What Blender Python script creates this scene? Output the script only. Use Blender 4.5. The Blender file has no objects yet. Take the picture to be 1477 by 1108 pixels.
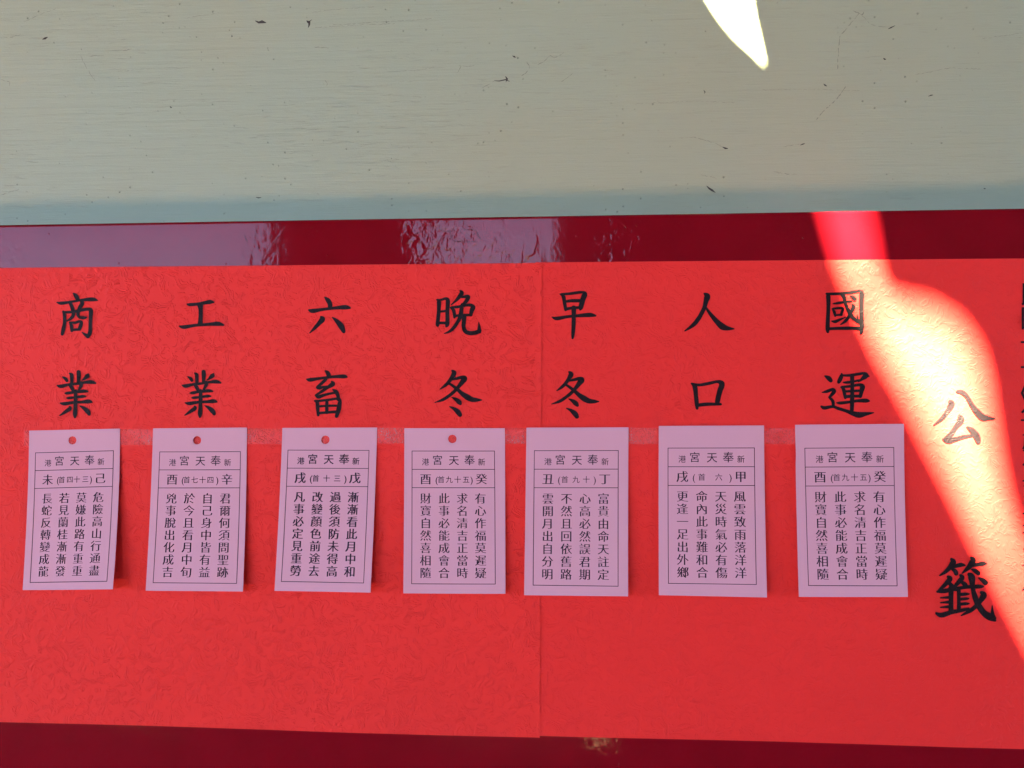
import bpy, bmesh, math, random
from mathutils import Vector, Matrix
R = math.radians
random.seed(7)
scene = bpy.context.scene
COL = scene.collection

# ------------------------------------------------------------------ camera
PW, PH, FPX = 1477.0, 1108.0, 1067.0
YAW = R(3.2)
DIST = 0.5335
CAM = Vector((0.0, -DIST, 1.6))
cam = bpy.data.cameras.new("camera")
cam.lens = 36.0 * FPX / PW
cam.sensor_width = 36.0
cam.clip_start = 0.02
cam.clip_end = 500
co = bpy.data.objects.new("camera", cam)
co.location = CAM
co.rotation_euler = (R(90), 0, YAW)
COL.objects.link(co)
scene.camera = co

# ------------------------------------------------------------------ sky and sun
EL, AZ = R(45), R(-8)
S = Vector((math.cos(EL) * math.sin(AZ), -math.cos(EL) * math.cos(AZ), math.sin(EL)))  # towards the sun
w = bpy.data.worlds.new("World")
scene.world = w
w.use_nodes = True
nt = w.node_tree
sky = nt.nodes.new("ShaderNodeTexSky")
sky.sky_type = 'NISHITA'
sky.sun_disc = False
sky.sun_elevation = EL
sky.sun_rotation = math.atan2(S.x, S.y)
sky.air_density = 0.44
sky.dust_density = 0.3
sky.ozone_density = 3.0
nt.links.new(sky.outputs[0], nt.nodes["Background"].inputs[0])
nt.nodes["Background"].inputs[1].default_value = 0.05
sl = bpy.data.lights.new("sun", 'SUN')
sl.energy = 5.0
sl.angle = R(0.62)
sl.color = (1.0, 0.97, 0.55)
so = bpy.data.objects.new("sun", sl)
so.rotation_euler = S.to_track_quat('Z', 'Y').to_euler()
so.location = (-2, -6, 8)
COL.objects.link(so)
scene.view_settings.view_transform = 'Standard'
scene.view_settings.look = 'None'
scene.view_settings.gamma = 1.0
scene.view_settings.exposure = 5.6
scene.render.engine = 'CYCLES'
scene.cycles.use_denoising = True
scene.cycles.max_bounces = 8
scene.cycles.diffuse_bounces = 4
scene.cycles.sample_clamp_indirect = 0


# ------------------------------------------------------------------ helpers
def at(px, py, d=0.0):
    """point in the plane y = -d (d metres in front of the board) seen at photo position px, py"""
    u, v = (px - PW / 2) / FPX, -(py - PH / 2) / FPX
    c, s = math.cos(YAW), math.sin(YAW)
    r = Vector((u * c - s, u * s + c, v))
    k = (-d - CAM.y) / r.y
    return CAM + r * k


def link(name, me, mat=None, parent=None):
    o = bpy.data.objects.new(name, me)
    if mat:
        me.materials.append(mat)
    COL.objects.link(o)
    if parent:
        o.parent = parent
    return o


def mesh(name, verts, faces):
    me = bpy.data.meshes.new(name)
    me.from_pydata([tuple(v) for v in verts], [], faces)
    me.validate()
    me.update()
    return me


def tag(o, label=None, cat=None, group=None, kind=None):
    for k, v in (('label', label), ('category', cat), ('group', group), ('kind', kind)):
        if v:
            o[k] = v
    return o


def box_mesh(name, x0, x1, y0, y1, z0, z1, bev=0.0, seg=2):
    bm = bmesh.new()
    bmesh.ops.create_cube(bm, size=1)
    for v in bm.verts:
        v.co = Vector((x0 if v.co.x < 0 else x1, y0 if v.co.y < 0 else y1, z0 if v.co.z < 0 else z1))
    if bev:
        bmesh.ops.bevel(bm, geom=bm.edges[:], offset=bev, segments=seg, affect='EDGES', profile=.5)
    me = bpy.data.meshes.new(name)
    bm.to_mesh(me)
    bm.free()
    return me


class Mat:
    """small node-graph helper"""
    def __init__(s, name, base, rough=.6, spec=.5):
        s.m = bpy.data.materials.new(name)
        s.m.use_nodes = True
        s.t = s.m.node_tree
        s.b = s.t.nodes["Principled BSDF"]
        s.b.inputs["Base Color"].default_value = (*base, 1)
        s.b.inputs["Roughness"].default_value = rough
        s.b.inputs["Specular IOR Level"].default_value = spec
        s.obj = s.n("ShaderNodeTexCoord").outputs["Object"]

    def n(s, typ, **kw):
        x = s.t.nodes.new(typ)
        for k, v in kw.items():
            if k in x.inputs:
                x.inputs[k].default_value = v
            else:
                setattr(x, k, v)
        return x

    def l(s, a, b):
        s.t.links.new(a, b)

    def coords(s, scale=(1, 1, 1), src=None, rot=(0, 0, 0)):
        mp = s.n("ShaderNodeMapping")
        mp.inputs["Scale"].default_value = scale
        mp.inputs["Rotation"].default_value = rot
        s.l(src or s.obj, mp.inputs["Vector"])
        return mp.outputs[0]

    def noise(s, scale, vec=None, detail=3, rough=.5, dist=0.0):
        x = s.n("ShaderNodeTexNoise")
        x.inputs["Scale"].default_value = scale
        x.inputs["Detail"].default_value = detail
        x.inputs["Roughness"].default_value = rough
        x.inputs["Distortion"].default_value = dist
        s.l(vec or s.obj, x.inputs["Vector"])
        return x.outputs["Fac"]

    def ramp(s, fac, a, b, va=0.0, vb=1.0, smooth=False):
        x = s.n("ShaderNodeMapRange")
        x.interpolation_type = 'SMOOTHSTEP' if smooth else 'LINEAR'
        x.inputs["From Min"].default_value = a
        x.inputs["From Max"].default_value = b
        x.inputs["To Min"].default_value = va
        x.inputs["To Max"].default_value = vb
        s.l(fac, x.inputs["Value"])
        return x.outputs[0]

    def math(s, op, a, b=None, c=None):
        x = s.n("ShaderNodeMath", operation=op)
        for i, v in enumerate((a, b, c)):
            if v is None:
                continue
            if isinstance(v, (int, float)):
                x.inputs[i].default_value = v
            else:
                s.l(v, x.inputs[i])
        return x.outputs[0]

    def mix(s, fac, a, b):
        x = s.n("ShaderNodeMix", data_type='RGBA')
        if isinstance(fac, (int, float)):
            x.inputs[0].default_value = fac
        else:
            s.l(fac, x.inputs[0])
        for i, v in ((6, a), (7, b)):
            if isinstance(v, tuple):
                x.inputs[i].default_value = (*v, 1)
            else:
                s.l(v, x.inputs[i])
        return x.outputs[2]

    def bump(s, h, dist, strength=1.0, prev=None):
        x = s.n("ShaderNodeBump")
        x.inputs["Strength"].default_value = strength
        x.inputs["Distance"].default_value = dist
        s.l(h, x.inputs["Height"])
        if prev:
            s.l(prev, x.inputs["Normal"])
        return x.outputs[0]

    def color(s, c):
        s.l(c, s.b.inputs["Base Color"])

    def normal(s, n):
        s.l(n, s.b.inputs["Normal"])


# ------------------------------------------------------------------ materials
def emboss_height(m):
    """worm-like leathery embossing of the red paper"""
    warp = m.n("ShaderNodeTexNoise")
    warp.inputs["Scale"].default_value = 55
    warp.inputs["Detail"].default_value = 1
    m.l(m.obj, warp.inputs["Vector"])
    vm = m.n("ShaderNodeVectorMath", operation='MULTIPLY_ADD')
    m.l(warp.outputs["Color"], vm.inputs[0])
    vm.inputs[1].default_value = (.030, .0, .030)
    m.l(m.obj, vm.inputs[2])
    a = m.noise(540, m.coords((1, 1, .30), vm.outputs[0]), 1, .4, .5)
    b = m.noise(500, m.coords((.34, 1, 1), vm.outputs[0]), 1, .4, .5)
    a = m.ramp(m.math('ABSOLUTE', m.math('SUBTRACT', a, .5)), 0, .17, 1, 0, True)
    b = m.ramp(m.math('ABSOLUTE', m.math('SUBTRACT', b, .52)), 0, .15, 1, 0, True)
    pick = m.ramp(m.noise(95, m.obj, 0), .46, .56, 0, 1, True)
    a = m.math('ADD', m.math('MULTIPLY', a, pick), m.math('MULTIPLY', b, m.math('SUBTRACT', 1.0, pick)))
    brk = m.ramp(m.noise(210, m.obj, 0), .40, .56, 0, 1, True)
    where = m.ramp(m.noise(14, m.obj, 2, .5), .38, .62, .75, 1)
    return m.math('MULTIPLY', m.math('MULTIPLY', a, brk), where)


def red_paper(name, base, k):
    m = Mat(name, base, .62, .14)
    h = emboss_height(m)
    c = m.mix(m.ramp(m.noise(9, None, 4, .55), .35, .65), tuple(x * .965 for x in base), base)
    fine = m.noise(1500, None, 2)
    c = m.mix(m.ramp(fine, .3, .7, 0, .10), c, tuple(x * .75 for x in base))
    m.color(c)
    n = m.bump(h, .00036 * k, 1.0)
    n = m.bump(fine, .00005, .8, n)
    m.normal(n)
    return m.m


M_RED_L = red_paper("red embossed paper", (.77, .0295, .027), 1.0)
M_RED_R = red_paper("red embossed paper, second sheet", (.76, .0275, .026), .7)


def ink():
    m = Mat("black ink", (.012, .0055, .009), .55, .10)
    f = m.noise(900, None, 2)
    m.color(m.mix(m.ramp(f, .35, .7), (.008, .005, .007), (.015, .006, .010)))
    m.normal(m.bump(emboss_height(m), .0003, .8))
    return m.m


M_INK = ink()


def slip(name, base):
    m = Mat(name, base, .7, .25)
    f = m.noise(1300, None, 3)
    g = m.noise(26, None, 3)
    c = m.mix(m.ramp(f, .3, .7, 0, .12), base, tuple(x * .82 for x in base))
    c = m.mix(m.ramp(g, .3, .7, 0, .10), c, tuple(x * .9 for x in base))
    m.color(c)
    n = m.bump(f, .00006, .6)
    m.normal(m.bump(m.noise(45, None, 1), .0006, .35, n))
    m.b.inputs["Subsurface Weight"].default_value = 0
    return m.m


M_SLIP = slip("pink slip paper", (.61, .305, .39))
M_PRINT = Mat("printed ink", (.022, .011, .028), .65, .1).m


def paint():
    m = Mat("glossy dark red paint", (.19, .0031, .0092), .16, .12)
    m.b.inputs["IOR"].default_value = 1.5
    patch = m.ramp(m.noise(11, m.coords((1, 1, .6)), 2), .47, .62, .10, 1, True)
    a = m.noise(170, m.coords((1, 1, .8)), 2, .5, .6)
    sx = m.n("ShaderNodeSeparateXYZ")
    m.l(m.obj, sx.inputs[0])
    patch = m.math('MULTIPLY', patch, m.ramp(sx.outputs[2], 1.45, 1.65, .12, 1))
    b = m.noise(20, m.coords((.55, 1, 1)), 1)
    n = m.bump(b, .0012, .5)
    n = m.bump(m.math('MULTIPLY', a, patch), .0007, .55, n)
    dust = m.n("ShaderNodeTexVoronoi", feature='F1')
    dust.inputs["Scale"].default_value = 160
    m.l(m.obj, dust.inputs["Vector"])
    d = m.ramp(dust.outputs["Distance"], .02, .12, 1, 0)
    keep = m.ramp(m.noise(60, None, 0), .62, .66)
    n = m.bump(m.math('MULTIPLY', d, keep), .0004, .8, n)
    m.normal(n)
    streak = m.noise(50, m.coords((.06, 1, 9)), 3)
    m.l(m.ramp(streak, 0.3, .7, .035, .075), m.b.inputs["Roughness"])
    m.color(m.mix(m.ramp(m.noise(30, None, 4), .4, .7), (.19, .0031, .0092), (.165, .0029, .008)))
    return m.m


M_PAINT = paint()


def plaster():
    base = (.355, .362, .253)
    m = Mat("cream wall paint", base, .55, .35)
    big = m.noise(3.2, m.coords((1, 1, 1.5)), 3)
    c = m.mix(m.ramp(big, .35, .65), (.343, .370, .270), (.364, .358, .246))
    br = m.noise(60, m.coords((.13, 1, 3.6), None, (0, R(1.5), 0)), 6, .68, .25)
    br2 = m.noise(240, m.coords((.16, 1, 2.2), None, (0, R(-2), 0)), 4, .65, .8)
    fine = m.noise(900, None, 3, .6)
    where = m.ramp(m.noise(8, m.coords((1, 1, 2)), 2), .40, .62, .15, 1)
    thin = m.math('MULTIPLY', m.ramp(br2, .57, .72, 0, 1), where)
    c = m.mix(m.math('MULTIPLY', thin, .34), c, (.21, .19, .14))
    vo = m.n("ShaderNodeTexVoronoi", feature='F1')
    vo.inputs["Scale"].default_value = 210
    vo.inputs["Randomness"].default_value = 1
    m.l(m.obj, vo.inputs["Vector"])
    sep = m.n("ShaderNodeSeparateColor")
    m.l(vo.outputs["Color"], sep.inputs[0])
    pit = m.math('MULTIPLY', m.ramp(vo.outputs["Distance"], .10, .20, 1, 0), m.ramp(sep.outputs[0], .78, .90))
    pit = m.math('MULTIPLY', pit, m.ramp(m.noise(17, None, 3), .42, .66, .1, 1))
    c = m.mix(m.math('MULTIPLY', pit, .5), c, (.12, .10, .08))
    m.color(c)
    h = m.math('ADD', m.math('MULTIPLY', br, .9), m.math('MULTIPLY', br2, .35))
    n = m.bump(h, .0013, .55)
    n = m.bump(fine, .00022, .6, n)
    n = m.bump(pit, -.0006, .9, n)
    n = m.bump(thin, -.0003, .8, n)
    m.normal(n)
    return m.m


M_WALL = plaster()
M_MARK = Mat("dark scratch", (.05, .04, .035), .8, .2).m
M_CRACK = Mat("hairline crack", (.22, .205, .155), .8, .2).m


def tape():
    m = Mat("clear sticky tape", (.90, .40, .46), .28, .6)
    h = emboss_height(m)
    ridge = m.noise(300, m.coords((1, 1, .6)), 2, .5, 2.0)
    rr = m.ramp(m.math('ABSOLUTE', m.math('SUBTRACT', ridge, .5)), 0, .05, 1, 0, True)
    m.normal(m.bump(m.math('ADD', h, m.math('MULTIPLY', rr, .6)), .0009, .9))
    patch = m.ramp(m.noise(30, None, 2), .35, .65, .35, 1)
    tr = m.n("ShaderNodeBsdfTransparent")
    mx = m.n("ShaderNodeMixShader")
    fac = m.math('MULTIPLY', m.math('ADD', m.math('MULTIPLY', rr, .32), .13), patch)
    m.l(fac, mx.inputs[0])
    m.l(tr.outputs[0], mx.inputs[1])
    m.l(m.b.outputs[0], mx.inputs[2])
    m.l(mx.outputs[0], m.t.nodes["Material Output"].inputs[0])
    return m.m


M_TAPE = tape()

# ------------------------------------------------------------------ wall and board
T = 0.074                                     # the board stands 74 mm off the wall
wall = tag(link("wall", box_mesh("wall", -4, 4, T, T + .2, 0.0, 4.3), M_WALL),
           "cream painted wall with horizontal brush marks above the red board", "wall", kind='structure')

tl, tr_ = at(0, 324), at(1477, 300)
sl_ = (tr_.z - tl.z) / (tr_.x - tl.x)
X0, X1 = -1.25, 1.45
zt = lambda x: tl.z + sl_ * (x - tl.x)
bm = bmesh.new()
bmesh.ops.create_cube(bm, size=1)
for v in bm.verts:
    x = X0 if v.co.x < 0 else X1
    v.co = Vector((x, 0 if v.co.y < 0 else T - .0005, zt(x) if v.co.z > 0 else 1.6 - .42))
bmesh.ops.bevel(bm, geom=[e for e in bm.edges], offset=.0022, segments=4, affect='EDGES', profile=.5)
me = bpy.data.meshes.new("panel")
bm.to_mesh(me)
bm.free()
for p in me.polygons:
    p.use_smooth = True
board = link("notice_board", me, M_PAINT)
for md in (board.modifiers.new("wn", 'WEIGHTED_NORMAL'),):
    md.keep_sharp = False
tag(board, "long glossy dark red painted board fixed to the cream wall behind the red papers", "notice board")


def ribbon(pts, d, name="ribbon"):
    """flat uneven streak; pts = (px, py, width px)"""
    vs, fs = [], []
    P = [Vector((p[0], p[1])) for p in pts]
    for i, p in enumerate(P):
        t = (P[min(i + 1, len(P) - 1)] - P[max(i - 1, 0)]).normalized()
        n = Vector((-t.y, t.x)) * pts[i][2] / 2
        for q in (p + n, p - n):
            vs.append(at(q.x, q.y, d))
    for i in range(len(P) - 1):
        fs.append((2 * i, 2 * i + 1, 2 * i + 3, 2 * i + 2))
    return mesh(name, vs, fs)


def jag(pts, step, amp, wmin, wmax):
    out = []
    for (x0, y0), (x1, y1) in zip(pts, pts[1:]):
        n = max(2, int(math.hypot(x1 - x0, y1 - y0) / step))
        for i in range(n):
            f = i / n
            out.append((x0 + (x1 - x0) * f + random.uniform(-amp, amp),
                        y0 + (y1 - y0) * f + random.uniform(-amp, amp), random.uniform(wmin, wmax)))
    out.append((*pts[-1], wmin * .4))
    return out


# scratches, chips and cracks in the wall paint (thin flakes lying 0.2 mm proud)
for pts in ([(368, 30, .8), (373, 32.5, 3), (378, 31.5, 4.6), (384, 33, .8)],
            [(442, 30, 1), (446, 32, 4), (446, 36, 2.4), (444.5, 40, .6)],
            [(443, 32.5, 2.2), (446, 31, 1.2), (450, 28.5, .5)],
            [(1019, 268, .6), (1023, 272, 2.6), (1027, 274.5, 3), (1032, 278, .6)],
            [(61, 57, .6), (65, 55.5, 3.2), (69, 53.5, .6)],
            [(739, 80.5, .5), (742, 82, 2.4), (744, 83, .5)],
            [(729, 110, .6), (731.5, 114, 3), (730, 118, .6)],
            [(713, 116.5, .6), (720, 117, 1.4), (729, 115, 1.6), (735, 117.5, .8)],
            [(1042, 212, .6), (1046, 214, 2.6), (1050, 214.5, .8)],
            [(1281, 42, .5), (1285, 40, 1.7), (1291, 37, .5)],
            [(1274, 84, .6), (1276, 85.5, 2.4), (1278, 86, .5)],
            [(1188, 121, .5), (1190, 123, 2.2), (1193, 124.5, .5)],
            [(334, 50.5, .5), (335, 52.5, 1.6), (333.5, 53.5, .5)],
            [(245, 153.5, .5), (246.5, 155, 1.9), (248, 155.5, .5)],
            [(1154, 209.5, .5), (1158, 208, 1.6), (1161, 207, .5)],
            [(1339, 139, .5), (1343, 137.5, 1.6), (1346, 137, .5)],
            [(1496 - 20, 272, .5), (1419, 272, 1.7), (1422, 272.4, .5)],
            [(1015, 130, .5), (1017, 133, 1.5), (1016, 135, .5)],
            [(369, 284.5, .5), (373, 285.5, 1.5), (377, 284.8, .5)]):
    if abs(pts[0][0] - pts[-1][0]) > 40:
        pts = pts[1:]
    link("scratch_mark", ribbon(pts, -T + .0002, "scratch_mark"), M_MARK, wall)
for pts, w0, w1 in (([(1240, 19), (1228, 33), (1211, 53), (1209, 80), (1208, 100)], .5, 1.3),
                    ([(1243, 22), (1256, 35), (1264, 38), (1280, 39)], .3, .7),
                    ([(1230, 15), (1244, 22), (1246, 17)], .6, 1.5),
                    ([(1220, 125), (1205, 145), (1188, 160), (1176, 175)], .5, 1.5),
                    ([(1130, 212), (1145, 209), (1161, 208)], .3, .9),
                    ([(752, 110), (760, 104), (764, 97), (760, 89)], .5, 1.1),
                    ([(775, 94), (786, 88), (794, 80), (800, 83), (814, 76)], .4, 1.1),
                    ([(695, 127), (705, 122), (714, 116)], .3, .8),
                    ([(660, 105), (665, 95), (680, 96), (690, 92)], .3, .8),
                    ([(810, 118), (826, 106)], .3, .9),
                    ([(116, 80), (124, 96), (132, 110), (137, 117)], .3, .9),
                    ([(130, 82), (136, 80), (150, 81)], .4, 1.0),
                    ([(178, 73), (190, 71)], .4, 1.0),
                    ([(0, 55), (16, 54), (30, 50)], .3, .9),
                    ([(35, 32), (60, 20), (82, 12)], .2, .6),
                    ([(0, 115), (14, 118), (14, 127)], .4, .9),
                    ([(980, 199), (1000, 198), (1030, 206), (1042, 212)], .3, .9),
                    ([(1010, 252), (1030, 256), (1034, 259)], .3, .7),
                    ([(1115, 248), (1135, 251), (1150, 252)], .3, .8),
                    ([(1320, 108), (1370, 98), (1415, 100)], .2, .6),
                    ([(1417, 56), (1445, 52), (1477, 47)], .2, .6),
                    ([(0, 282), (14, 277), (28, 273)], .3, .9),
                    ([(480, 36), (560, 31), (625, 27)], .2, .6),
                    ([(454, 40), (520, 36), (570, 34)], .2, .6),
                    ([(270, 26), (300, 21), (322, 18)], .2, .6),
                    ([(450, 18), (480, 14), (540, 10)], .2, .5),
                    ([(580, 103), (605, 101), (627, 97)], .2, .6),
                    ([(180, 103), (200, 100), (218, 99)], .2, .6),
                    ([(453, 68), (475, 69)], .5, 1.0),
                    ([(468, 115), (472, 120), (471, 124)], .4, 1.0),
                    ([(1100, 130), (1170, 129), (1240, 131)], .15, .45),
                    ([(915, 150), (1000, 146), (1060, 148)], .15, .45)):
    j = jag(pts, 2.2, .6, w0 * .8, w1 * 1.05)
    i = 0
    while i < len(j) - 2:
        n = random.randint(3, 7)
        seg = j[i:i + n]
        if len(seg) > 2:
            seg[0] = (*seg[0][:2], .15)
            seg[-1] = (*seg[-1][:2], .15)
            link("crack", ribbon(seg, -T + .00018, "crack"), M_CRACK, wall)
        i += n + (random.random() < .6) - 1
# crackle in the gloss paint of the board's top rail
M_PCRACK = Mat("crack in red paint", (.06, .003, .006), .5, .3).m
for pts in ([(649, 332), (650, 340), (653, 347), (668, 349), (690, 349)], [(668, 330), (687, 332), (690, 341), (697, 346)],
            [(633, 329), (640, 334), (650, 333)], [(656, 348), (650, 360)], [(352, 340), (358, 350)]):
    link("paint_crack", ribbon(jag(pts, 3, .5, .4, .8), .00018, "paint_crack"), M_PCRACK, board)


# ------------------------------------------------------------------ the two sheets of red paper
def sheet(name, tlp, trp, brp, blp, d0, lift, mat, nx=200, nz=30, edge=0.0):
    A, B, C_, D_ = (at(*p, d0) for p in (tlp, trp, brp, blp))
    vs, fs = [], []
    for j in range(nz + 1):
        v = j / nz
        for i in range(nx + 1):
            u = i / nx
            p = A.lerp(B, u).lerp(D_.lerp(C_, u), v)
            e = max(0, (v - .9) / .1) ** 2 * lift * (.7 + .5 * math.sin(u * 9 + 1)) \
                + max(0, (.06 - v) / .06) ** 2 * lift * .06 + .00012 * math.sin(u * 31 + v * 5) * math.sin(v * 9)
            e += edge * max(0, (u - .99) / .01) ** 2
            vs.append(Vector((p.x, -(d0 + max(0, e)), p.z)))
    for j in range(nz):
        for i in range(nx):
            a = j * (nx + 1) + i
            fs.append((a, a + nx + 1, a + nx + 2, a + 1))
    me = mesh(name, vs, fs)
    for p in me.polygons:
        p.use_smooth = True
    o = link(name, me, mat)
    md = o.modifiers.new("thickness", 'SOLIDIFY')
    md.thickness = .00022
    md.offset = -1
    o.modifiers.new("crisp edges", 'EDGE_SPLIT').split_angle = R(40)
    return o


def ex(p, q, x):                                # extend line p-q to pixel x
    return (x, p[1] + (q[1] - p[1]) * (x - p[0]) / (q[0] - p[0]))


tA, tB = (0, 386.5), (1477, 373)
bA, bB = (0, 1040), (1477, 1079.5)
paper_l = sheet("red_paper_sheet", ex(tA, tB, -160), ex(tA, tB, 781.4), (778.4, 1063.5), ex(bA, bB, -160), .0010, .0015, M_RED_L, edge=.0003)
paper_r = sheet("red_paper_sheet", (772, 378.6), ex(tA, tB, 1640), ex(bA, bB, 1640), (769, 1060.0), .0004, .0012, M_RED_R)
tag(paper_l, "left sheet of embossed red paper with eight large black characters, pasted on the board", "paper")
tag(paper_r, "right sheet of embossed red paper, crossed by the streak of sunlight, pasted on the board", "paper")

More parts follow.
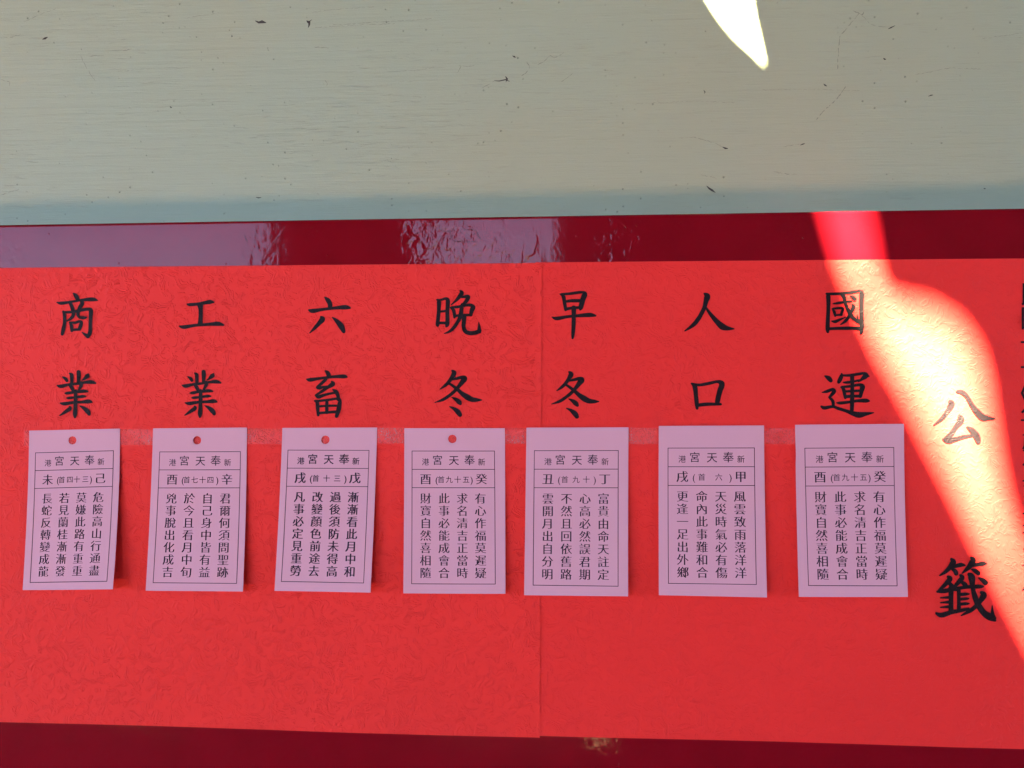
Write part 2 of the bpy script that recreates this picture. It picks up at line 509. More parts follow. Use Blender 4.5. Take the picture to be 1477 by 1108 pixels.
# ------------------------------------------------------------------ brush-written characters
# strokes: (x, y, width) in a square cell enlarged s times, from a corner ox, oy in the photograph
CH = {
 'shang': [[(495,112,24),(545,165,78),(592,250,70)],
   [(162,292,12),(245,312,58),(400,292,46),(560,265,40),(700,243,50),(880,234,75),(985,256,14)],
   [(425,295,50),(465,380,70),(492,470,72)], [(660,255,66),(668,320,78),(630,390,75),(602,470,72)],
   [(290,470,40),(318,550,65),(320,700,62),(295,830,74),(272,935,56)],
   [(280,485,30),(400,490,50),(520,478,48),(700,440,56),(800,430,60),(845,462,82),(840,600,72),(833,750,66),(826,900,74),(780,990,60)],
   [(790,975,70),(725,935,48),(668,890,12)],
   [(500,470,72),(490,560,60),(440,620,55),(362,672,20)], [(597,460,70),(588,540,58),(620,592,52),(700,602,60),(762,596,24)],
   [(418,685,24),(455,760,62),(465,872,48)], [(440,692,30),(530,700,48),(610,675,50),(655,692,56),(640,760,70),(612,835,62)],
   [(470,846,40),(560,838,45),(630,838,40)]],
 'ye': [[(280,190,20),(340,228,60),(372,275,50)],[(415,115,20),(460,152,68),(465,230,65),(465,330,60)],
   [(598,80,70),(603,150,80),(600,250,66),(600,320,60)],[(795,130,30),(775,172,84),(715,228,44),(662,262,14)],
   [(165,360,14),(245,378,70),(400,345,50),(580,325,48),(720,300,50),(850,292,72),(945,318,26)],
   [(430,350,60),(470,420,70),(510,500,50)],[(655,300,70),(645,370,65),(598,455,35)],
   [(322,518,16),(380,515,55),(520,493,45),(700,475,62),(788,485,24)],[(357,612,16),(410,612,50),(550,597,40),(680,580,55),(745,582,24)],
   [(540,460,50),(540,600,72),(535,800,72),(528,935,80),(528,1005,34)],
   [(228,713,16),(320,727,66),(500,700,52),(650,693,52),(800,680,76),(872,698,24)],
   [(420,780,30),(425,822,74),(340,885,62),(220,965,16)],[(622,768,12),(700,812,60),(780,880,88),(815,945,54)]],
 'gong': [[(272,330,24),(330,340,58),(500,325,58),(640,300,66),(740,285,80),(812,294,22)],
   [(535,340,120),(545,430,84),(545,560,80),(540,660,84),(536,735,104)],
   [(116,768,22),(210,787,72),(400,758,55),(560,745,52),(740,730,62),(900,722,80),(1010,750,26)]],
 'liu': [[(457,188,20),(515,240,80),(565,320,88),(570,400,84)],
   [(138,445,26),(220,465,80),(400,438,56),(560,418,52),(700,402,60),(880,392,86),(972,407,34)],
   [(385,580,40),(415,630,104),(350,710,80),(270,800,62),(160,908,16)],[(612,592,16),(700,665,75),(790,770,108),(845,885,64)]],
 'xu': [[(468,66,24),(520,112,80),(552,190,80)],
   [(92,235,16),(170,250,72),(330,225,52),(520,200,50),(680,185,56),(850,180,75),(915,197,20)],
   [(490,225,60),(450,275,58),(370,345,55),(310,405,56)],[(305,405,40),(350,412,60),(430,395,45),(525,378,26)],
   [(600,280,30),(622,332,90),(520,400,60),(420,470,55),(275,562,34)],[(285,568,36),(340,590,70),(430,560,55),(540,530,45),(660,508,40)],
   [(618,438,20),(680,482,76),(725,560,66),(735,650,66)],
   [(252,665,20),(310,700,68),(322,820,68),(332,962,48)],
   [(275,672,45),(400,665,44),(560,645,44),(720,625,46),(765,660,60),(752,760,84),(735,860,86),(695,985,62)],
   [(340,780,40),(520,768,42),(700,765,40)],[(505,655,55),(503,780,62),(503,910,58)],[(335,915,45),(500,902,45),(660,890,55),(720,895,50)]],
 'wan': [[(128,238,16),(178,275,76),(178,450,70),(165,620,70),(155,730,74),(160,768,46)],
   [(150,248,30),(240,240,42),(320,220,54),(358,262,78),(350,450,74),(350,640,74),(345,735,82),(327,782,36)],
   [(190,480,40),(330,465,45)],[(170,705,45),(330,705,50)],
   [(602,55,22),(635,105,80),(580,190,70),(520,260,48),(425,345,12)],
   [(620,190,30),(700,182,56),(765,180,74),(745,240,78),(690,310,60),(622,375,45)],
   [(405,392,20),(470,450,66),(490,540,60),(492,600,42)],
   [(430,392,36),(560,385,50),(700,355,50),(810,350,60),(862,390,90),(835,460,82),(815,555,60)],
   [(490,570,45),(620,550,50),(832,548,48)],
   [(650,330,60),(632,430,72),(618,540,84),(580,640,66),(500,770,62),(400,870,50),(285,918,12)],
   [(685,555,86),(680,640,84),(675,780,70),(705,868,76),(780,905,78),(880,905,78),(955,885,80),(1020,850,34)],
   [(985,885,82),(985,800,60),(978,688,10)]],
 'dong': [[(440,60,30),(482,112,96),(440,200,72),(370,300,66),(290,375,50),(200,438,16)],
   [(430,242,36),(540,222,50),(640,200,66),(688,225,116),(640,300,90),(570,390,66),(500,470,62),(380,570,58),(250,650,52),(95,703,10)],
   [(378,315,40),(460,370,50),(550,440,60),(640,520,80),(740,590,108),(840,640,95),(950,650,64),(1040,652,14)],
   [(435,597,12),(520,640,68),(580,690,90),(615,735,52)],[(392,783,16),(480,825,58),(560,890,98),(608,960,74)]],
 'zao': [[(242,126,18),(310,170,70),(335,300,66),(360,445,60)],
   [(270,130,40),(450,120,50),(620,95,52),(700,95,50),(738,130,100),(700,240,95),(662,390,84),(650,440,44)],
   [(350,280,40),(480,262,62),(660,262,60)],[(350,430,55),(500,405,50),(660,395,50)],
   [(520,395,100),(520,560,78),(515,760,76),(506,920,64),(497,1018,34)],
   [(82,588,16),(180,615,70),(400,580,54),(600,562,56),(840,545,82),(962,562,30)]],
 'ren': [[(420,112,24),(482,170,118),(460,270,92),(430,390,78),(370,520,78),(290,650,80),(190,760,68),(35,868,18)],
   [(462,395,26),(500,460,50),(600,590,80),(700,700,100),(785,775,126),(880,810,86),(1024,824,18)]],
 'kou': [[(166,318,24),(235,380,88),(260,560,80),(275,720,80),(285,828,48)],
   [(195,332,44),(330,352,52),(520,320,58),(680,285,54),(755,305,96),(780,350,104),(730,500,100),(695,650,95),(685,730,80)],
   [(300,755,64),(500,735,64),(764,737,42)]],
 'guo': [[(152,188,14),(200,230,80),(205,450,72),(195,700,72),(190,880,80),(195,965,44)],
   [(165,190,36),(300,195,50),(500,180,52),(700,155,58),(830,135,46),(872,190,98),(865,400,85),(870,650,85),(875,850,90),(862,980,62)],
   [(298,392,20),(400,378,45),(560,350,42),(672,340,34)],[(280,486,20),(320,550,55),(345,640,36)],
   [(295,490,34),(390,480,44),(490,485,48),(475,560,48),(455,620,45)],[(340,620,36),(480,610,36)],
   [(270,738,20),(340,748,58),(430,710,44),(552,658,12)],
   [(470,200,60),(520,260,76),(545,380,60),(600,510,66),(650,610,80),(730,700,66),(825,772,50)],
   [(800,755,64),(795,690,38),(780,605,10)],[(690,408,44),(706,460,80),(660,560,60),(600,670,56),(530,750,50),(445,812,12)],
   [(637,232,14),(700,262,64),(742,308,70)],[(210,890,50),(500,880,60),(840,880,64)]],
 'yun': [[(130,170,22),(210,215,88),(260,272,70)],
   [(75,502,12),(180,480,58),(290,440,56),(318,480,78),(270,550,58),(222,602,46)],[(222,600,38),(290,670,60),(305,765,54)],
   [(58,778,36),(130,810,68),(290,785,50),(400,820,58),(560,870,60),(700,922,90),(820,950,114),(950,930,74),(1115,905,14)],
   [(470,120,24),(468,170,72),(430,260,80),(408,305,56)],
   [(450,160,36),(620,160,48),(800,135,54),(920,120,48),(950,165,108),(870,240,50),(800,285,26)],[(935,125,50),(1020,182,20)],
   [(497,300,16),(580,300,50),(700,285,40),(830,255,34)],[(450,388,20),(505,430,64),(530,540,62),(545,615,52)],
   [(470,392,40),(640,378,50),(820,350,56),(882,385,104),(870,470,80),(842,590,62)],
   [(530,482,45),(830,465,45)],[(540,585,60),(700,575,56),(850,575,54)],
   [(370,708,20),(450,712,58),(640,690,50),(800,668,56),(960,665,76),(1030,674,22)],
   [(680,160,80),(682,400,72),(680,650,80),(675,858,72)]],
 'gong_public': [[(300,352,30),(328,400,84),(270,500,60),(200,590,48),(92,678,14)],
   [(402,228,34),(470,240,54),(530,290,50),(600,410,56),(660,490,75),(740,570,88),(830,585,50),(908,593,14)],
   [(430,550,40),(452,610,92),(390,700,62),(320,800,66),(255,860,62)],[(213,860,20),(285,885,74),(380,865,58),(500,832,45),(612,815,28)],
   [(532,698,14),(600,745,64),(660,820,84),(692,905,58)]],
 'qian': [[(348,58,24),(380,110,84),(330,190,62),(270,250,48),(182,308,14)],[(360,190,40),(430,165,50),(500,150,54),(558,160,14)],
   [(345,203,12),(410,240,58),(428,285,54)],[(636,38,24),(668,85,86),(620,170,72),(570,220,48),(508,275,12)],
   [(660,160,40),(760,140,54),(820,130,58),(872,135,14)],[(645,213,14),(710,242,62),(755,278,54)],
   [(300,318,34),(335,350,72),(290,410,62),(220,480,46),(165,530,30)],[(330,420,50),(380,480,66),(430,510,50)],
   [(485,298,34),(512,335,66),(460,400,62),(402,465,40)],[(500,395,40),(555,440,64),(562,480,40)],
   [(143,540,24),(250,530,60),(400,500,50),(600,470,46),(760,465,54),(820,465,24)],
   [(350,480,76),(350,650,64),(350,830,70)],[(462,520,54),(462,660,48),(465,820,58)],
   [(192,630,14),(320,622,40)],[(192,700,14),(320,690,42)],[(192,768,14),(320,758,44)],
   [(480,580,42),(560,575,42),(618,572,16)],[(480,650,38),(570,642,38),(612,640,16)],[(480,722,38),(560,715,42),(618,712,14)],
   [(128,848,24),(210,880,68),(350,840,56),(500,810,48),(610,788,36)],
   [(605,280,40),(648,330,96),(665,480,58),(700,620,76),(750,740,80),(830,850,85),(920,910,98),(995,962,30)],
   [(962,930,90),(950,850,48),(948,742,10)],[(780,545,34),(822,590,92),(770,680,62),(700,760,58),(620,820,52),(495,887,12)],
   [(747,338,14),(810,372,62),(858,415,70)]],
}


def catmull(p, n=7):
    if len(p) == 2:
        p = [p[0], tuple((a + b) / 2 for a, b in zip(*p)), p[1]]
    q = [p[0]] + list(p) + [p[-1]]
    out = []
    for i in range(1, len(q) - 2):
        for k in range(n):
            t = k / n
            out.append(tuple(.5 * (2 * b + (c - a) * t + (2 * a - 5 * b + 4 * c - d) * t * t + (3 * b - a - 3 * c + d) * t ** 3)
                             for a, b, c, d in zip(q[i - 1], q[i], q[i + 1], q[i + 2])))
    out.append(tuple(q[-1]))
    return out


def stroke_outline(p):
    c = catmull(p)
    L, Rr = [], []
    for i, (x, y, w_) in enumerate(c):
        a, b = c[max(0, i - 1)], c[min(len(c) - 1, i + 1)]
        t = Vector((b[0] - a[0], b[1] - a[1]))
        t = t.normalized() if t.length > 1e-6 else Vector((1, 0))
        n = Vector((-t.y, t.x)) * (max(w_, 6) + 6) / 2
        L.append((x + n.x, y + n.y))
        Rr.append((x - n.x, y - n.y))
    def cap(pt, prev, r):
        t = Vector((pt[0] - prev[0], pt[1] - prev[1])).normalized()
        n = Vector((-t.y, t.x))
        return [(pt[0] + math.cos(a) * n.x * r + math.sin(a) * t.x * r * .8,
                 pt[1] + math.cos(a) * n.y * r + math.sin(a) * t.y * r * .8) for a in [math.pi * k / 6 for k in range(1, 6)]]
    return c, L, Rr, cap(c[-1], c[-2], c[-1][2] / 2), cap(c[0], c[1], c[0][2] / 2)


def character(key, ox, oy, s, parent, d0):
    vs, fs = [], []
    for k, st in enumerate(CH[key]):
        c, L, Rr, e1, e0 = stroke_outline(st)
        d = d0 + .00012 + k * .000012
        def P(q):
            vs.append(at(ox + q[0] / s, oy + q[1] / s, d))
            return len(vs) - 1
        li, ri = [P(q) for q in L], [P(q) for q in Rr]
        for i in range(len(li) - 1):
            fs.append((li[i], ri[i], ri[i + 1], li[i + 1]))
        ec = [P(q) for q in e1]
        fs.append([li[-1]] + ec + [ri[-1]])
        sc = [P(q) for q in e0]
        fs.append([ri[0]] + sc + [li[0]])
    return link("painted_character", mesh("painted_character", vs, fs), M_INK, parent)


Z = 13.85
for key, ox, oy, s, par in (('shang', 70, 415, Z, 0), ('ye', 70, 530, Z, 0), ('gong', 250, 415, Z, 0), ('ye', 250.3, 529.6, Z, 0),
                            ('liu', 435, 415, Z, 0), ('xu', 435, 530, Z, 0), ('wan', 620, 415, Z, 0), ('dong', 620, 530, Z, 0),
                            ('zao', 790, 415, Z, 1), ('dong', 788.3, 531.8, Z * .99, 1), ('ren', 985, 415, Z, 1), ('kou', 985, 530, Z, 1),
                            ('guo', 1180, 410, Z, 1), ('yun', 1180, 530, Z, 1), ('gong_public', 1337, 540, 9.236, 1),
                            ('qian', 1337, 800, 10.07, 1)):
    character(key, ox, oy, s, (paper_l, paper_r)[par], (.0013, .0008)[par])

# ------------------------------------------------------------------ printed type from Blender's own built-in font
GL = {}


def glyph(ch, thin=.017, fat=.006):
    """2D verts (em square, centred) and faces of a printed character; thin horizontals, fuller verticals"""
    key = (ch, thin, fat)
    if key in GL:
        return GL[key]
    cu = bpy.data.curves.new("type", 'FONT')
    cu.body = ch
    cu.resolution_u = 2
    ob = bpy.data.objects.new("type", cu)
    COL.objects.link(ob)
    dg = bpy.context.evaluated_depsgraph_get()
    me = bpy.data.meshes.new_from_object(ob.evaluated_get(dg))
    V = [v.co.copy() for v in me.vertices]
    F = [tuple(p.vertices) for p in me.polygons]
    bpy.data.objects.remove(ob)
    bpy.data.meshes.remove(me)
    cnt = {}
    for f in F:
        for a, b in zip(f, f[1:] + f[:1]):
            cnt.setdefault((min(a, b), max(a, b)), []).append((a, b))
    N = [Vector((0, 0)) for _ in V]
    for k, l in cnt.items():
        if len(l) == 1:
            a, b = l[0]
            e = V[b] - V[a]
            if e.length > 1e-6:
                n = Vector((e.y, -e.x)).normalized()
                N[a] += n
                N[b] += n
    out = []
    cy = .88 / 2 - .06
    cx = .5 if ch not in '()' else (min(v.x for v in V) + max(v.x for v in V)) / 2
    for v, n in zip(V, N):
        if n.length > 1e-6:
            n = n.normalized()
        out.append((v.x - cx + n.x * fat, v.y - cy - n.y * thin))
    GL[key] = (out, F)
    return GL[key]


# ------------------------------------------------------------------ the seven fortune slips
TXT4 = ["財寶自然喜相隨", "此事必能成會合", "求名清吉正當時", "有心作福莫遲疑"]
SLIPS = [
 dict(q=[(42,621.3),(172.8,618.3),(162.8,850),(32.6,851.3)], rule=[(.075,.142),(.932,.140),(.930,.951),(.080,.953)], hole=(105,637),
      lift=(.0050,.0088), yi='未', gan='己', num=[('首',.348),('四',.453),('十',.542),('三',.652)],
      t=["長蛇反轉變成龍","若見蘭桂漸漸發","莫嫌此路有重重","危險高山行通盡"],
      label="leftmost pink paper slip, its lower right corner curled away from the red paper"),
 dict(q=[(220.7,618),(356,616.8),(350,853.5),(210.4,852)], rule=[(.080,.147),(.935,.149),(.933,.952),(.073,.951)], hole=(285,636),
      lift=(.0045,.0060), yi='酉', gan='辛', num=[('首',.348),('七',.445),('十',.542),('四',.639)],
      t=["兇事脫出化成吉","於今且看月中旬","自己身中皆有益","君爾何須問聖跡"],
      label="second pink paper slip from the left, below the plain three-stroke character, with punched hole"),
 dict(q=[(407.3,617.3),(543.9,616.8),(534.3,854.8),(395.6,852.5)], rule=[(.068,.138),(.922,.141),(.925,.944),(.067,.943)], hole=(470,635),
      lift=(.0050,.0078), yi='戌', gan='戊', num=[('首',.357),('十',.491),('三',.622)], bold=.012,
      t=["凡事必定見重勞","改變顏色前途去","過後須防未得高","漸漸看此月中和"],
      label="third pink paper slip from the left, with the boldest black print, leaning slightly"),
 dict(q=[(583.2,617.8),(728.2,617.8),(729,856.5),(581.7,856)], rule=[(.078,.139),(.897,.139),(.902,.942),(.082,.942)], hole=(652.5,633.5),
      lift=(.0030,.0036), yi='酉', gan='癸', num=[('首',.353),('九',.452),('十',.554),('五',.655)], t=TXT4,
      label="pink paper slip just left of the paper seam, the rightmost one with a punched hole"),
 dict(q=[(759.3,617),(906.6,616.5),(906,860.5),(756,858.5)], rule=[(.081,.139),(.902,.139),(.905,.942),(.086,.940)], hole=None,
      lift=(.0040,.0058), yi='丑', gan='丁', num=[('首',.366),('九',.5),('十',.622)],
      t=["雲開月出自分明","不然且回依舊路","心高必然誤君期","富貴由命天註定"],
      label="pink paper slip hanging over the seam between the two red sheets, without a hole"),
 dict(q=[(950.2,614.5),(1102,613.8),(1106.2,861.8),(950.4,858.8)], rule=[(.089,.132),(.908,.132),(.905,.927),(.090,.930)], hole=None,
      lift=(.0034,.0048), yi='戌', gan='甲', num=[('首',.39),('六',.587)],
      t=["更逢一足出外鄉","命內此事難和合","天災時氣必有傷","風雲致雨落洋洋"],
      label="second pink paper slip from the right, hanging below the open square character"),
 dict(q=[(1147,612.8),(1303.9,611.5),(1309.4,861),(1152.3,861)], rule=[(.086,.138),(.905,.138),(.905,.937),(.092,.935)], hole=None,
      lift=(.0040,.0052), yi='酉', gan='癸', num=[('首',.353),('九',.452),('十',.554),('五',.655)], t=TXT4,
      label="rightmost pink paper slip, next to the streak of sunlight, its left edge slightly dented"),
]


def build_slip(i, c):
    d0 = .00168
    L0, L1 = (q * 1.25 for q in c['lift'])
    A, B = at(*c['q'][0], d0), at(*c['q'][1], d0)
    C_, D_ = at(*c['q'][2], d0 + L1), at(*c['q'][3], d0 + L0)

    def surf(u, v, off=0.0):
        p = A.lerp(B, u).lerp(D_.lerp(C_, u), v)
        lift = (L0 + (L1 - L0) * u) * max(v, 0) ** 1.7 + .0003 * math.sin(math.pi * u) * (1 - v) * (1 if i % 2 else .3)
        lift += .0011 * math.sin(u * 2.6 + i * 2.1) * v * (1 - .4 * v) * .5
        if i == 6:                               # dent at the upper left edge
            lift += .0011 * math.exp(-((u - .0) / .05) ** 2 - ((v - .17) / .045) ** 2)
        return Vector((p.x, -(d0 + max(-.0006, lift) + off), p.z))

    root = bpy.data.objects.new("paper_slip", None)
    root.location = surf(.5, 0)
    root.empty_display_size = .02
    COL.objects.link(root)
    tag(root, c['label'], "paper slip", "pink paper slips hanging in a row on the red paper")
    inv = Matrix.Translation(-root.location)

    # paper with its punched hole
    W, H = (B - A).length, (D_ - A).length
    vs, fs = [], []
    if c['hole']:
        hp = at(*c['hole'], d0)
        hu = (hp - A).dot((B - A).normalized()) / W
        hv = (A.z - hp.z) / H
        hr = .0031
        du, dv = .0062 / W, .0062 / H
        us = [hu - du + 2 * du * k / 4 for k in range(5)]
        vv = [hv - dv + 2 * dv * k / 4 for k in range(5)]
    else:
        us, vv = [.5], [.1]
    us = [us[0] * k / 7 for k in range(7)] + us + [us[-1] + (1 - us[-1]) * k / 8 for k in range(1, 9)]
    vv = [vv[0] * k / 2 for k in range(2)] + vv + [vv[-1] + (1 - vv[-1]) * k / 22 for k in range(1, 23)]
    nu = len(us)
    for v in vv:
        for u in us:
            vs.append(surf(u, v))
    sk = set()
    if c['hole']:
        for a in range(4):
            for b in range(4):
                sk.add((7 + a, 2 + b))
    for b in range(len(vv) - 1):
        for a in range(nu - 1):
            if (a, b) in sk:
                continue
            q = b * nu + a
            fs.append((q, q + nu, q + nu + 1, q + 1))
    if c['hole']:
        ring = [(7 + k, 2) for k in range(4)] + [(11, 2 + k) for k in range(4)] + [(11 - k, 6) for k in range(4)] + [(7, 6 - k) for k in range(4)]
        outer = [b * nu + a for a, b in ring]
        inner = []
        for a, b in ring:
            x, y = (us[a] - hu) * W, (vv[b] - hv) * H
            k = hr / math.hypot(x, y)
            inner.append(len(vs))
            vs.append(surf(hu + x * k / W, hv + y * k / H))
        # three verts between for a rounder rim
        for k in range(16):
            k2 = (k + 1) % 16
            fs.append((outer[k], inner[k], inner[k2], outer[k2]))
        # remove the inner grid points that no face uses
    me = mesh("sheet", vs, fs)
    bm = bmesh.new()
    bm.from_mesh(me)
    bmesh.ops.delete(bm, geom=[v for v in bm.verts if not v.link_faces], context='VERTS')
    bmesh.ops.recalc_face_normals(bm, faces=bm.faces[:])
    if sum(f.normal.y for f in bm.faces) > 0:
        bmesh.ops.reverse_faces(bm, faces=bm.faces[:])
    bm.transform(inv)
    bm.to_mesh(me)
    bm.free()
    for p in me.polygons:
        p.use_smooth = True
    o = link("sheet", me, M_SLIP, root)
    md = o.modifiers.new("thickness", 'SOLIDIFY')
    md.thickness = .00022
    md.offset = -1
    o.modifiers.new("crisp edges", 'EDGE_SPLIT').split_angle = R(40)

    r = c['rule']

    def st(s, t):
        u = (r[0][0] * (1 - s) + r[1][0] * s) * (1 - t) + (r[3][0] * (1 - s) + r[2][0] * s) * t
        v = (r[0][1] * (1 - s) + r[1][1] * s) * (1 - t) + (r[3][1] * (1 - s) + r[2][1] * s) * t
        return u, v

    WR = W * (r[1][0] - r[0][0])
    HR = H * (r[3][1] - r[0][1])
    EPS = .00009

    def put(name, vs2, fs2):
        """vs2 are (s, t) in the ruled frame"""
        V3 = [inv @ surf(*st(s, t), EPS) for s, t in vs2]
        me = mesh(name, V3, fs2)
        return link(name, me, M_PRINT, root)

    # ruled frame with its two dividing lines
    lw = .00046
    vs2, fs2 = [], []

    def bar(s0, t0, s1, t1):
        n = 16
        horiz = abs(s1 - s0) > abs(t1 - t0)
        base = len(vs2)
        for k in range(n + 1):
            f = k / n
            s, t = s0 + (s1 - s0) * f, t0 + (t1 - t0) * f
            if horiz:
                vs2.extend([(s, t - lw / HR / 2), (s, t + lw / HR / 2)])
            else:
                vs2.extend([(s - lw / WR / 2, t), (s + lw / WR / 2, t)])
        for k in range(n):
            a = base + 2 * k
            fs2.append((a, a + 1, a + 3, a + 2))
    es, et = lw / WR / 2, lw / HR / 2
    bar(-es, 0, 1 + es, 0)
    bar(-es, 1, 1 + es, 1)
    bar(es, .139, 1 - es, .139)
    bar(es, .278, 1 - es, .278)
    bar(0, et, 0, 1 - et)
    bar(1, et, 1, 1 - et)
    put("ruled_frame", vs2, fs2)

    bold = c.get('bold', 0.0)

    def text(name, items, thin, fat):
        vs2, fs2 = [], []
        for ch, s, t, em in items:
            gv, gf = glyph(ch, round(thin - bold, 4), round(fat + bold, 4))
            b = len(vs2)
            vs2.extend([(s + x * em, t - y * em * WR / HR) for x, y in gv])
            fs2.extend([tuple(b + k for k in f) for f in gf])
        put(name, vs2, fs2)
    text("heading_text", [('港', .164, .082, .092), ('宮', .31, .068, .128), ('天', .509, .070, .128), ('奉', .698, .068, .134),
                          ('新', .844, .083, .092)], -.002, .006)
    row = [(c['yi'], .166, .212, .142), (c['gan'], .840, .212, .142)]
    for it in row:
        text("cyclical_character", [it], .015, .024)
    text("number_text", [(ch, s, .216, .088) for ch, s in c['num']] + [('(', .30, .216, .11), (')', .722, .216, .11)], -.002, .002)
    for k, s in enumerate((.167, .389, .609, .827)):
        text("verse_column", [(ch, s, .3585 + .0932 * j, .139) for j, ch in enumerate(c['t'][k])], .016, .022)


for i, c in enumerate(SLIPS):
    build_slip(i, c)

# ------------------------------------------------------------------ the tape that holds them
vs, fs = [], []
N = 120
for k in range(N + 1):
    f = k / N
    x = 34.5 + (1163 - 34.5) * f
    y0 = 620.5 - 3.2 * min(1, f * 2.2) + .6 * math.sin(f * 40)
    y1 = 643.0 - 3.0 * min(1, f * 2.2) + .5 * math.sin(f * 33 + 1)
    d = .00138 - (.0004 if x > 784 else 0)
    if k in (0, N):
        y0 += 1
    vs += [at(x + (1.2 if k == 0 else 0), y0, d), at(x, y1, d)]
for k in range(N):
    fs.append((2 * k, 2 * k + 1, 2 * k + 3, 2 * k + 2))
tp = tag(link("sticky_tape", mesh("sticky_tape", vs, fs), M_TAPE), "long strip of clear tape stuck across the red paper behind the pink slips", "tape")

# ------------------------------------------------------------------ the small column of writing at the right edge
def small_char(ch, px, py, size, parent):
    gv, gf = glyph(ch, .004, .012)
    V3 = [at(px + x * size, py - y * size, .00095) for x, y in gv]
    link("written_character", mesh("written_character", V3, gf), M_INK, parent)


for ch, py in (('民', 423.5), ('國', 458.5), ('一', 494), ('一', 530), ('〇', 567), ('年', 599), ('歲', 634), ('次', 661), ('辛', 695),
               ('丑', 728), ('年', 762), ('正', 803), ('月', 838)):
    small_char(ch, 1489.5, py, 37 if py < 610 else 32, paper_r)

# ------------------------------------------------------------------ the place behind the camera: porch, floor, yard and added light masks
ROOF_Z = 3.75


def to_roof(p):
    k = (ROOF_Z - p.z) / S.z
    return p + S * k


m = Mat("terracotta floor", (.20, .067, .024), .6, .4)
tc = m.noise(2.2, None, 4)
m.color(m.mix(m.ramp(tc, .3, .7), (.19, .063, .022), (.215, .073, .027)))
m.normal(m.bump(m.noise(60, None, 4), .003, .4))
link("floor", box_mesh("floor", -9, 9, -5.1, T, -.15, 0.0), m.m)["kind"] = 'structure'
m = Mat("dark yard ground", (.02, .022, .02), .9, .2)
m.normal(m.bump(m.noise(8, None, 5), .02, .6))
g = link("ground", mesh("ground", [(-150, -200, -.2), (150, -200, -.2), (150, 30, -.2), (-150, 30, -.2)], [(0, 1, 2, 3)]), m.m)
g["kind"] = 'structure'

# added roof sheet, unseen; its gaps are cut to shape the sun patches
GAP_BOARD = [(1191,276),(1198,305),(1214,360),(1242,430),(1275,500),(1322,580),(1363,660),(1396,725),(1426,785),(1456,840),(1485,893),
             (1512,945),(1520,935),(1484,858),(1460,800),(1440,740),(1427,680),(1417,610),(1410,555),(1400,514),(1377,480),(1342,459),
             (1306,452),(1276,442),(1258,412),(1250,365),(1245,325),(1234,288),(1222,276)]
GAP_WALL = [(1000,-75),(1016,-5),(1028,15),(1043,36),(1060,56),(1080,74),(1097,90),(1103,97),(1100,80),(1094,52),(1088,25),(1084,0),(1078,-75)]
GAP_WALL_WIDE = [(940,-60),(975,40),(1030,110),(1110,160),(1160,140),(1150,40),(1120,-60)]
h1 = [to_roof(at(x, y, 0)) for x, y in GAP_BOARD]
h2 = [to_roof(at(x, y, -T)) for x, y in GAP_WALL_WIDE]
k = ROOF_Z / S.z * math.cos(EL)


def eave(px, py):
    """eave point whose shadow falls on the floor at the place mirrored by the board at px, py"""
    u, v = (px - PW / 2) / FPX, -(py - PH / 2) / FPX
    c, s = math.cos(YAW), math.sin(YAW)
    r = Vector((u * c - s, -(u * s + c), v))
    p0 = at(px, py, 0)
    return to_roof(p0 + r * (p0.z / -r.z))


ev = [eave(*p) for p in ((-900, 1012), (60, 1016), (250, 1022), (835, 1034), (862, 1068), (912, 1069), (940, 1038),
                         (1262, 1048), (1288, 1083), (1345, 1083), (1370, 1050), (2100, 1062))]  # eave notches shaped so that sunlit spots fall on the floor
outer = [Vector((-9, T + .2, ROOF_Z)), Vector((-9, ev[0].y, ROOF_Z))] + ev + [Vector((9, ev[-1].y, ROOF_Z)), Vector((9, T + .2, ROOF_Z))]
bm = bmesh.new()
for loop in (outer, h1, h2):
    b = [bm.verts.new(v) for v in loop]
    for a, c in zip(b, b[1:] + b[:1]):
        bm.edges.new((a, c))
bmesh.ops.triangle_fill(bm, edges=bm.edges[:], use_beauty=True, normal=(0, 0, -1))
me = bpy.data.meshes.new("sun_mask_roof")
bm.to_mesh(me)
bm.free()
roof = link("sun_mask_roof", me, Mat("dark roof sheet", (.06, .06, .065), .7, .3).m)
md = roof.modifiers.new("thickness", 'SOLIDIFY')
md.thickness = .002
tag(roof, "unseen dark roof sheet added over the porch, its gaps cut to shape the sunlight", "roof", kind='structure')

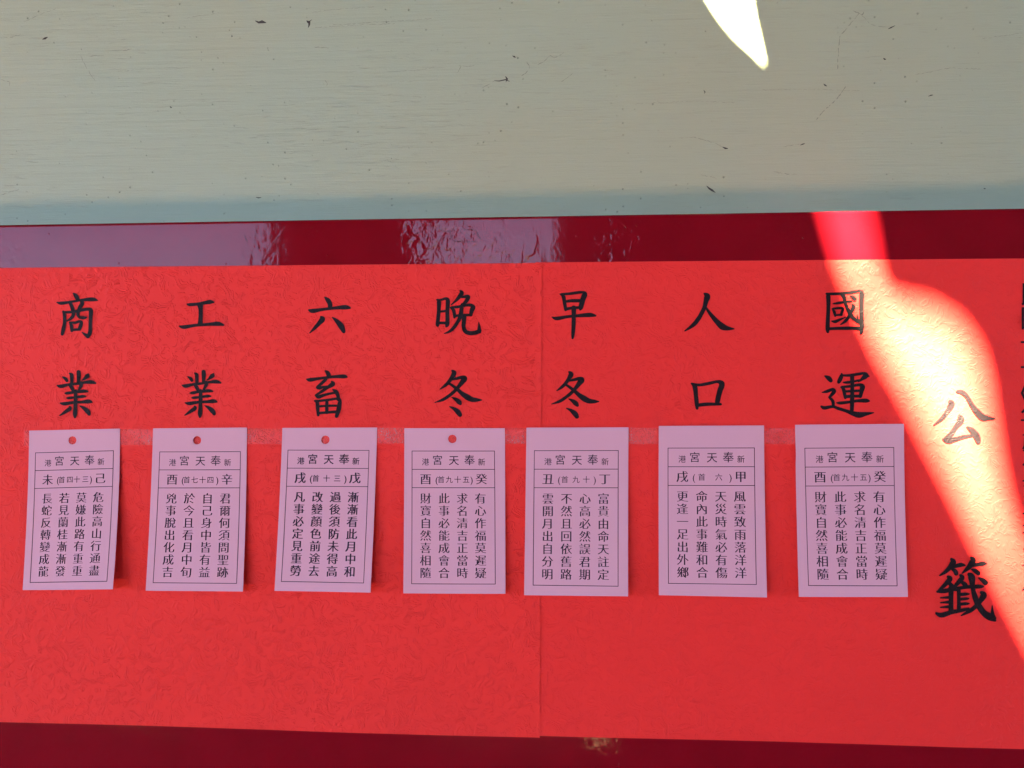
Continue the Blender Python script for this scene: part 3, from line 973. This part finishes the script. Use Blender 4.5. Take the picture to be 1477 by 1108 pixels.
# added ridge beyond the yard, unseen; blocks the bright low sky
vs, fs = [], []
NR = 160
for k in range(NR + 1):
    x = -150 + 300 * k / NR
    h = 7.5 + 1.6 * math.sin(x * .07 + 1) + .9 * math.sin(x * .31) + random.uniform(-.4, .4)
    vs += [(x, -42, -.25), (x, -48, h * .8), (x, -56, h * 1.12), (x, -75, h), (x, -95, -.25)]
for k in range(NR):
    for j in range(4):
        a = 5 * k + j
        fs.append((a, a + 1, a + 6, a + 5))
m = Mat("dark sky block", (.035, .05, .03), .9, .2)
link("sky_block_ridge", mesh("sky_block_ridge", vs, fs), m.m)["kind"] = 'structure'

# added panel, unseen; its pointed gap shapes the sun patch on the wall
PZ = 2.42


def to_panel(p):
    return p + S * ((PZ - p.z) / S.z)


h3 = [to_panel(at(x, y, -T)) for x, y in GAP_WALL]
cx, cy = sum(v.x for v in h3) / len(h3), sum(v.y for v in h3) / len(h3)
outer3 = [Vector((cx - .5, T, PZ)), Vector((cx - .5, cy - .12, PZ)), Vector((cx + .4, cy - .12, PZ)), Vector((cx + .4, T, PZ))]
bm = bmesh.new()
for loop in (outer3, h3):
    b = [bm.verts.new(v) for v in loop]
    for a, c in zip(b, b[1:] + b[:1]):
        bm.edges.new((a, c))
bmesh.ops.triangle_fill(bm, edges=bm.edges[:], use_beauty=True, normal=(0, 0, -1))
me = bpy.data.meshes.new("sun_mask_panel")
bm.to_mesh(me)
bm.free()
hp_ = link("sun_mask_panel", me, Mat("dark panel", (.06, .06, .065), .7, .3).m)
hp_.modifiers.new("thickness", 'SOLIDIFY').thickness = .002
tag(hp_, "unseen thin dark panel added above the view, its pointed gap cut to shape the sun on the wall", "panel", kind='structure')

M_DARK = Mat("dark stone", (.07, .06, .06), .7, .3).m
DW = 4.55


def plane_x(px):
    u = (px - PW / 2) / FPX
    c, s = math.cos(YAW), math.sin(YAW)
    p0 = at(px, 340, 0)
    return p0.x + (u * c - s) / (u * s + c) * DW


tag(link("added_parapet", box_mesh("added_parapet", -9, 9, -5.05, -4.9, 0.0, .9, .01), M_DARK),  # added low wall, unseen; keeps light from the sunlit yard off the board
    "unseen low dark wall added at the porch edge to block light from the yard", "added_parapet", kind='structure')
tag(link("pillar", box_mesh("pillar", plane_x(392), plane_x(592), -DW - .35, -DW, -.15, ROOF_Z - .02, .01), M_DARK),
    "dark stone pillar at the edge of the porch", "pillar")
tag(link("side_wall", box_mesh("side_wall", plane_x(800), 5.0, -DW - .25, -DW, -.15, ROOF_Z - .02, .01), M_DARK),
    "dark wall closing the right side of the porch", "wall")
